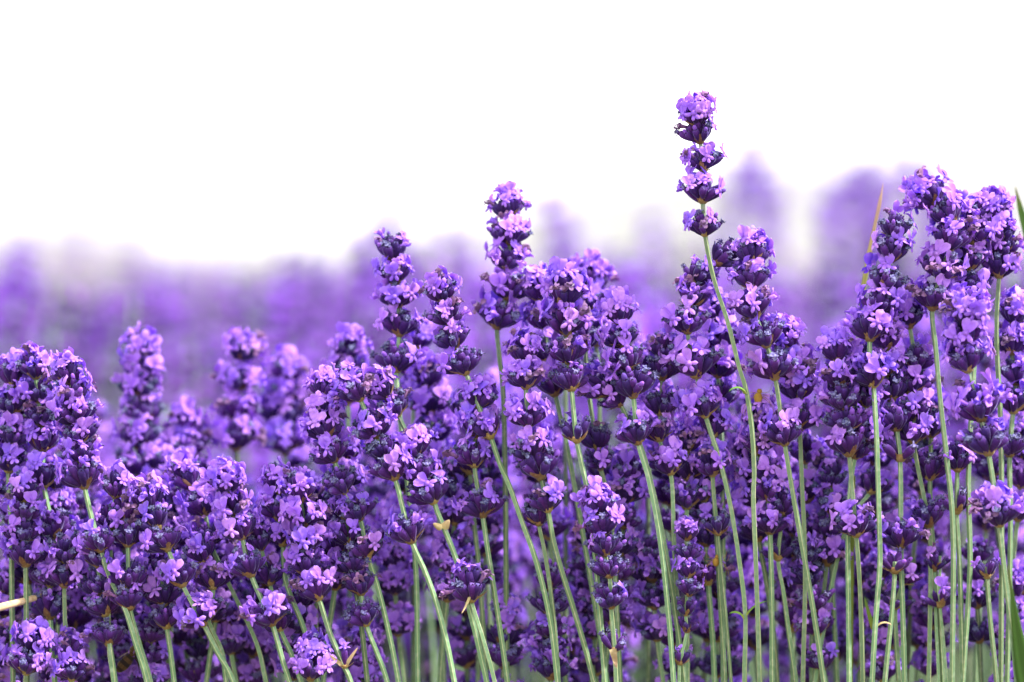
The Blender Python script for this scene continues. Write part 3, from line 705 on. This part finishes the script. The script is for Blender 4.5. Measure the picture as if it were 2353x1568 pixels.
# ------------------------------------------------------------------ the rest of the field, one mass
def field_mass():
    rng = np.random.default_rng(4)
    random.seed(77)
    protos = []
    for k in range(6):
        V, F, Mi, St = [], [], [], []
        def quadf(pts, mi, s=.6, tint=.5):
            o = len(V); V.extend(pts); F.append(tuple(range(o, o + len(pts)))); Mi.append(mi); St.extend([(s, 0, tint)] * len(pts))
        n = random.randint(5, 7); z = 0.0
        for w in range(n):
            for c in range(8):
                a = c * 2 * math.pi / 8 + random.uniform(-.3, .3); th = R(random.uniform(20, 68)); out = Vector((math.cos(a), math.sin(a), 0))
                d = out * math.sin(th) + Vector((0, 0, math.cos(th))); s1 = Vector((-out.y, out.x, 0)); s2 = d.cross(s1)
                b = Vector((0, 0, z)) + out * .001; m_ = b + d * .0035; t_ = b + d * .0068
                ring = [m_ + (s1 * math.cos(q) + s2 * math.sin(q)) * .0016 for q in (0, 2.09, 4.19)]
                for q in range(3):
                    quadf([b, ring[q], ring[(q + 1) % 3]], 0); quadf([t_, ring[(q + 1) % 3], ring[q]], 0)
                if random.random() < (.05, .2, .5, .75, .9, 1.0)[k]:
                    tint = random.random()
                    up = (Vector((0, 0, 1)) - d * d.z).normalized(); x = up.cross(d)
                    for (u, v, l, wd) in ((-.35, 1, .0046, .003), (.35, 1, .0046, .003), (-.9, -.5, .0026, .0018), (.9, -.5, .0026, .0018), (0, -1, .0026, .0018)):
                        dr = (x * u + up * v + d * .25).normalized(); sd_ = dr.cross(d).normalized(); o = t_ + d * .001
                        quadf([o, o + dr * l * .6 + sd_ * wd / 2, o + dr * l, o + dr * l * .6 - sd_ * wd / 2], 1, .6, tint)
            z -= random.uniform(.0075, .0115)
        top = Vector((0, 0, .004))
        protos.append((np.array([tuple(v) for v in V]), F, Mi, St, z))
    spots = []
    def add(n, d0, d1, fx, guard):
        c = 0
        while c < n:
            d = d0 + (d1 - d0) * rng.random() ** .8
            hw = .1333 * d
            x = rng.uniform(-hw * fx - .25, hw * fx + .25)
            if guard and abs(x) < hw * 1.12 and d < 1.68: continue
            spots.append((x, d)); c += 1
    add(420, 1.2, 1.95, 2.6, True)
    add(520, 1.66, 1.95, 1.0, False)
    add(620, 1.9, 2.7, 1.3, False)
    add(1150, 2.4, 6.5, 1.25, False)
    Vs, counts, loops, mis, sts = [], [], [], [], []
    off = 0
    for x, d in spots:
        V, F, Mi, St, zb = protos[int(max(0, min(5, 2.5 + 8.0 * noise.noise(Vector((x * 7, d * 3.5, 1))) + rng.normal(0, .5))))]
        px = PW / 2 + x / (K * d)
        lim = lerp_tab(FAR_TOP, px) + 120 * noise.noise(Vector((px * .011, d * 2.2, 8)))
        if d < 1.95: row = lerp_tab(SKY_MID, px) - (d - 1.45) * 330 + 620 * rng.random() ** 1.1
        elif d < 2.9: row = lim - 25 + 250 * rng.random() ** .55
        else: row = 608 + 95 * rng.random() ** .9 - max(0, 600 - lim) * .5 * rng.random() - (85 * rng.random() ** 1.5 if rng.random() < .22 else 0)
        hz = at(px, row, d).z
        if abs(x) > .1333 * d * 1.1: hz = CAMZ - .05 + rng.normal(0, .02)
        ang = rng.random() * 6.28; sc = rng.uniform(.92, 1.12)
        ca, sa = math.cos(ang) * sc, math.sin(ang) * sc
        lx, ly = rng.normal(0, .12), rng.normal(0, .08)
        P = np.empty_like(V)
        P[:, 0] = V[:, 0] * ca - V[:, 1] * sa + V[:, 2] * lx + x
        P[:, 1] = V[:, 0] * sa + V[:, 1] * ca + V[:, 2] * ly + d
        P[:, 2] = V[:, 2] * sc + hz - .012
        Vs.append(P)
        for f in F: counts.append(len(f)); loops.extend([i + off for i in f])
        mis.extend(Mi); sts.append(np.array(St)); off += len(V)
        # the stem
        r = .0011; zt = hz; q = [(r, 0), (-r * .5, r * .87), (-r * .5, -r * .87)]
        bx, by = x - lx * .3, d - ly * .3
        Vs.append(np.array([(x + a, d + b, zt) for a, b in q] + [(x + lx * -.09 + a, d + ly * -.09 + b, zt - .10) for a, b in q] + [(bx + a, by + b, 0) for a, b in q]))
        for s_ in (0, 3):
            for k in range(3):
                counts.append(4); loops.extend([off + s_ + k, off + s_ + 3 + k, off + s_ + 3 + (k + 1) % 3, off + s_ + (k + 1) % 3]); mis.append(2)
        sts.append(np.zeros((9, 3))); off += 9
    Vs = np.concatenate(Vs); sts = np.concatenate(sts)
    me = bpy.data.meshes.new('lavender_field')
    me.vertices.add(len(Vs)); me.vertices.foreach_set('co', Vs.ravel())
    me.loops.add(len(loops)); me.loops.foreach_set('vertex_index', loops)
    me.polygons.add(len(counts)); st = np.concatenate([[0], np.cumsum(counts)[:-1]]); me.polygons.foreach_set('loop_start', st.astype(np.int32))
    for m in (M_CALYX_FAR, M_PETAL_FAR, M_STEM): me.materials.append(m)
    me.polygons.foreach_set('material_index', mis)
    a = me.attributes.new('st', 'FLOAT_VECTOR', 'POINT'); a.data.foreach_set('vector', sts.ravel().astype(np.float32))
    me.update(calc_edges=True); me.validate()
    o = ob('lavender_field', me); o['kind'] = 'stuff'; o['label'] = 'blurred mass of purple lavender filling the field behind'
field_mass()

def foliage():
    rng = np.random.default_rng(9); mb = MB()
    V, F = [], []
    for i in range(9000):
        d = 1.15 + 3.2 * rng.random() ** 1.6; x = rng.uniform(-1, 1) * (.1333 * d * 1.5 + .3)
        z = rng.uniform(.02, .30); L_ = rng.uniform(.025, .045); w = .0016
        a = rng.random() * 6.28; e = rng.uniform(.3, 1.3)
        dr = Vector((math.cos(a) * math.cos(e), math.sin(a) * math.cos(e), math.sin(e))); s = Vector((-math.sin(a), math.cos(a), 0)) * w
        p = Vector((x, d, z)); o = len(V)
        V += [tuple(p - s * .6), tuple(p + s * .6), tuple(p + dr * L_ * .6 + s), tuple(p + dr * L_ * .6 - s), tuple(p + dr * L_)]
        F += [(o, o + 1, o + 2, o + 3), (o + 3, o + 2, o + 4)]
    mb.add(V, F); o = ob('lavender_foliage', mb.mesh('lavender_foliage', [M_FOL])); o['kind'] = 'stuff'
    o['label'] = 'grey green narrow lavender leaves low under the stems'
foliage()

# ------------------------------------------------------------------ leaves and bracts on the stems
def leaf_on(e, name, p, ddir, nrm, length, width, bend, m, **kw):
    ddir = Vector(ddir).normalized(); nrm = Vector(nrm); nrm = (nrm - ddir * nrm.dot(ddir)).normalized()
    mb = MB(); lobe(mb, p - e.location, ddir, ddir.cross(nrm), nrm, length, width, bend=bend, pointed=.7, s0=.9, ns=9, **kw)
    return ob(name, mb.mesh(name, [m]), e)
h = heroes
leaf_on(h[0], 'leaf', at(1715, 905, FOCUS - .001), (-.35, -.1, 1), (-1, -.3, -.2), .0085, .0034, 2.2, M_LEAF, cup=.4)
leaf_on(h[1], 'leaf', at(1715, 1412, FOCUS + .009), (.55, -.3, 1), (.8, 0, -.6), .0095, .0024, .9, M_LEAF, cup=.4)
leaf_on(h[1], 'leaf', at(1710, 1420, FOCUS + .009), (-.35, -.2, 1), (-1, 0, -.3), .0068, .0030, 1.9, M_LEAF, cup=.4)
leaf_on(h[55], 'leaf', at(2008, 1445, FOCUS + .004), (-.35, -.1, 1), (-.4, -1, 0), .0120, .0022, -.3, M_LEAF, cup=.4)
leaf_on(h[55], 'leaf', at(2013, 1442, FOCUS + .004), (.4, -.2, 1), (1, -.2, -.3), .0070, .0026, 2.0, M_DRY, cup=.4)
leaf_on(h[12], 'bract', at(1020, 1216, FOCUS), (.5, -.5, .7), (0, 1, .6), .0042, .0040, .6, M_DRY, cup=.6)
leaf_on(h[12], 'bract', at(1014, 1217, FOCUS), (-.6, -.4, .35), (0, 1, .6), .0040, .0036, .6, M_DRY, cup=.6)
leaf_on(h[13], 'bract', at(1080, 1372, FOCUS - .002), (-.35, -.3, -1), (-.6, -1, 0), .0075, .0013, .5, M_DRY, cup=.5)
leaf_on(h[7], 'bract', at(1408, 1492, FOCUS - .005), (.2, -.15, -1), (0, -1, 0), .0075, .0030, .5, M_DRY, cup=.8, wav=.0012)
leaf_on(h[17], 'bract', at(790, 1532, FOCUS), (-.8, -.2, .6), (0, -1, .3), .0085, .0018, .8, M_DRY, cup=.4)
leaf_on(h[17], 'bract', at(793, 1532, FOCUS), (.55, -.2, .9), (0, -1, .3), .0085, .0018, -.5, M_DRY, cup=.4)
w_ = ob('whorl', CORE[0], h[17], Matrix.Translation(at(792, 1533, FOCUS) - h[17].location) @ Matrix.Scale(.6, 4))
for mcal in (Matrix.Translation((0, 0, .001)),): ob('calyx', CALYX['open'][1], w_, mcal @ Matrix.Scale(1.5, 4))
ob('floret', FLORET[2], w_, Matrix.Translation((0, 0, .0095)) @ Matrix.Rotation(.3, 4, 'X') @ Matrix.Scale(1.4, 4))

# ------------------------------------------------------------------ grass blades, straw
def blade(name, pts, m, label, cat, fold=.35):
    """pts: (x, y, width px, depth) from the root end up to the tip"""
    P = [at(x, y, d) for x, y, w, d in pts]; ws_ = [w * K * d / 2 for x, y, w, d in pts]
    if P[0].z > .03: P.insert(0, Vector((P[0].x - (P[1].x - P[0].x) * .3, P[0].y + .03, 0))); ws_.insert(0, ws_[0])
    base = P[0].copy(); sub = 6
    C = catmull([p - base for p in P], sub); mb = MB(); V, S = [], []; n = len(C)
    for i, p in enumerate(C):
        t = (C[min(i + 1, n - 1)] - C[max(i - 1, 0)]).normalized(); s = t.cross(Vector((0, 1, 0))).normalized(); q = i / sub; k = min(int(q), len(ws_) - 2)
        w = ws_[k] + (ws_[k + 1] - ws_[k]) * (q - k); nn = s.cross(t)
        for a, b in ((-1, 0), (-.5, .45), (0, .8), (.5, .45), (1, 0), (.5, .15), (0, .5), (-.5, .15)):
            V.append(p + s * w * a + nn * w * b * fold * 1.4); S.append((i / (n - 1), a, 0))
    F = [(i * 8 + k, i * 8 + (k + 1) % 8, (i + 1) * 8 + (k + 1) % 8, (i + 1) * 8 + k) for i in range(n - 1) for k in range(8)]
    F += [tuple(range(8))[::-1], tuple((n - 1) * 8 + k for k in range(8))]
    mb.add(V, F, 0, S); o = ob(name, mb.mesh(name, [m])); o.location = base
    return tag(o, label, cat)
D = FOCUS + .03
blade('grass_blade', [(1960, 1100, 11, D), (1968, 860, 11, D), (1980, 690, 12, D), (1996, 590, 12, D), (2010, 520, 8, D), (2021, 468, 9, D), (2026, 442, 4, D), (2029, 422, 1, D)],
      M_TIP, 'thin grass blade with an orange and tan dry tip left of the airy leaning spike', 'grass')
D = FOCUS - .05
blade('grass_blade', [(2460, 1300, 30, D), (2440, 900, 30, D), (2400, 680, 28, D), (2362, 540, 22, D), (2345, 480, 14, D), (2333, 430, 2, D)],
      M_BLADE, 'green grass blade entering at the right edge with its point up', 'grass')
D = FOCUS - .04
blade('grass_blade', [(2372, 1640, 50, D), (2352, 1540, 42, D), (2337, 1450, 26, D), (2326, 1370, 10, D), (2316, 1300, 1, D)],
      M_BLADE, 'dark green grass blade in the bottom right corner', 'grass')
def tube_thing(name, pts, rad, m, label, cat):
    P = [at(*p) for p in pts]; base = P[0].copy()
    C = catmull([p - base for p in P], 6)
    mb = stem_mb(C, rad[0], rad[1], 0, False, 9)
    mb.m = [0] * len(mb.m)
    o = ob(name, mb.mesh(name, [m])); o.location = base; return tag(o, label, cat)
tube_thing('dry_straw', [(-60, 1412, FOCUS - .01), (10, 1393, FOCUS), (60, 1380, FOCUS + .012), (95, 1370, FOCUS + .02), (125, 1362, FOCUS + .026)],
           (1.6 * mm, .9 * mm), M_TWIG, 'bleached straw lying across the stems at the left edge', 'straw')

# ------------------------------------------------------------------ small animals
def ellips(mb, c, rad, rot, mi=0, n=10, band=None, mi2=1):
    o = len(mb.v)
    V = []; rings = 9
    for i in range(1, rings):
        th = math.pi * i / rings
        for k in range(n):
            ph = 2 * math.pi * k / n
            V.append(Vector(c) + rot @ Vector((rad[0] * math.sin(th) * math.cos(ph), rad[1] * math.sin(th) * math.sin(ph), rad[2] * math.cos(th))))
    F = []; Mi = []
    for i in range(rings - 2):
        for k in range(n):
            F.append((i * n + k, i * n + (k + 1) % n, (i + 1) * n + (k + 1) % n, (i + 1) * n + k)); Mi.append(mi2 if band and i % 2 else mi)
    F.append(tuple(range(n))[::-1]); Mi.append(mi); F.append(tuple((rings - 2) * n + k for k in range(n))); Mi.append(mi)
    mb.v += [tuple(v) for v in V]; mb.st += [(0, 0, 0)] * len(V); mb.f += [tuple(i + o for i in f) for f in F]; mb.m += Mi
def legs(e, hips, m, rad=.00012):
    for a, b, c in hips:
        C = catmull([Vector(a), Vector(b), Vector(c)], 3); mb = stem_mb(C, rad, rad * .6, 0, False, 5); mb.m = [0] * len(mb.m); ob('leg', mb.mesh('leg', [m]), e)
def bee():
    p = at(300, 1505, FOCUS + .022)
    e = bpy.data.objects.new('bee', None); e.empty_display_size = .01; col.objects.link(e); e.location = p
    rot = Matrix.Rotation(R(42), 3, 'Y')
    mb = MB(); ellips(mb, (-.0020, 0, -.0030), (.0021, .0021, .0046), rot, 0, 12, True); ob('abdomen', mb.mesh('abdomen', [M_BEE, M_BEE2]), e)
    mb = MB(); ellips(mb, (.0017, 0, .0016), (.0020, .0020, .0023), rot, 0, 12); ob('thorax', mb.mesh('thorax', [M_BEE, M_BEE2]), e)
    mb = MB(); ellips(mb, (.0034, 0, .0045), (.0015, .0013, .0013), rot, 0, 10); ob('head', mb.mesh('head', [M_BEE2, M_BEE2]), e)
    for s in (-1, 1):
        mb = MB(); lobe(mb, (.001, s * .0012, .002), Vector((-.8, s * .5, -.45)).normalized(), Vector((0, 1, 0)), Vector((.5, 0, .8)).normalized(), .0075, .0026, cup=0, thick=.00003)
        ob('wing', mb.mesh('wing', [M_TWIG]), e)
    legs(e, [((.0015, s * .001, .001 - k * .0009), (.003, s * .003, -.001 - k * .001), (.0035, s * .0028, -.0045 - k * .001)) for s in (-1, 1) for k in range(3)], M_BEE2, .0002)
    tag(e, 'brown banded bee clinging in the shade at the lower left', 'bee')
bee()
def spider(x, y, d, s, label, flip=1):
    e = bpy.data.objects.new('spider', None); e.empty_display_size = .01; col.objects.link(e); e.location = at(x, y, d)
    mb = MB(); I3 = Matrix.Identity(3); ellips(mb, (0, 0, 0), (.0013 * s, .0011 * s, .0017 * s), I3, 0, 10); ellips(mb, (.0004 * s, -.0002, .0020 * s), (.0008 * s, .0007 * s, .0008 * s), I3, 0, 8)
    ob('body', mb.mesh('body', [M_SPID, M_SPID]), e)
    hips = []
    for k in range(4):
        for sd_ in (-1, 1):
            z = .0016 * s - k * .0003
            kx = sd_ * (.0032 + .0008 * (k % 2)) * s; kz = (.0020 - k * .0014) * s
            hips.append(((sd_ * .0004 * s, -.0003, z), (kx, -.0015, kz), (kx * 1.25, -.0005, kz - (.0045 if k > 1 else -.0022) * s)))
    legs(e, hips, M_SPID, .00009)
    tag(e, label, 'spider')
spider(1645, 1292, FOCUS + .012, 1.0, 'yellow-brown long-legged spider on the stem under the tiny budded whorl')
spider(1742, 915, FOCUS + .012, 1.25, 'olive spider between the tall stem and the stem to its right')
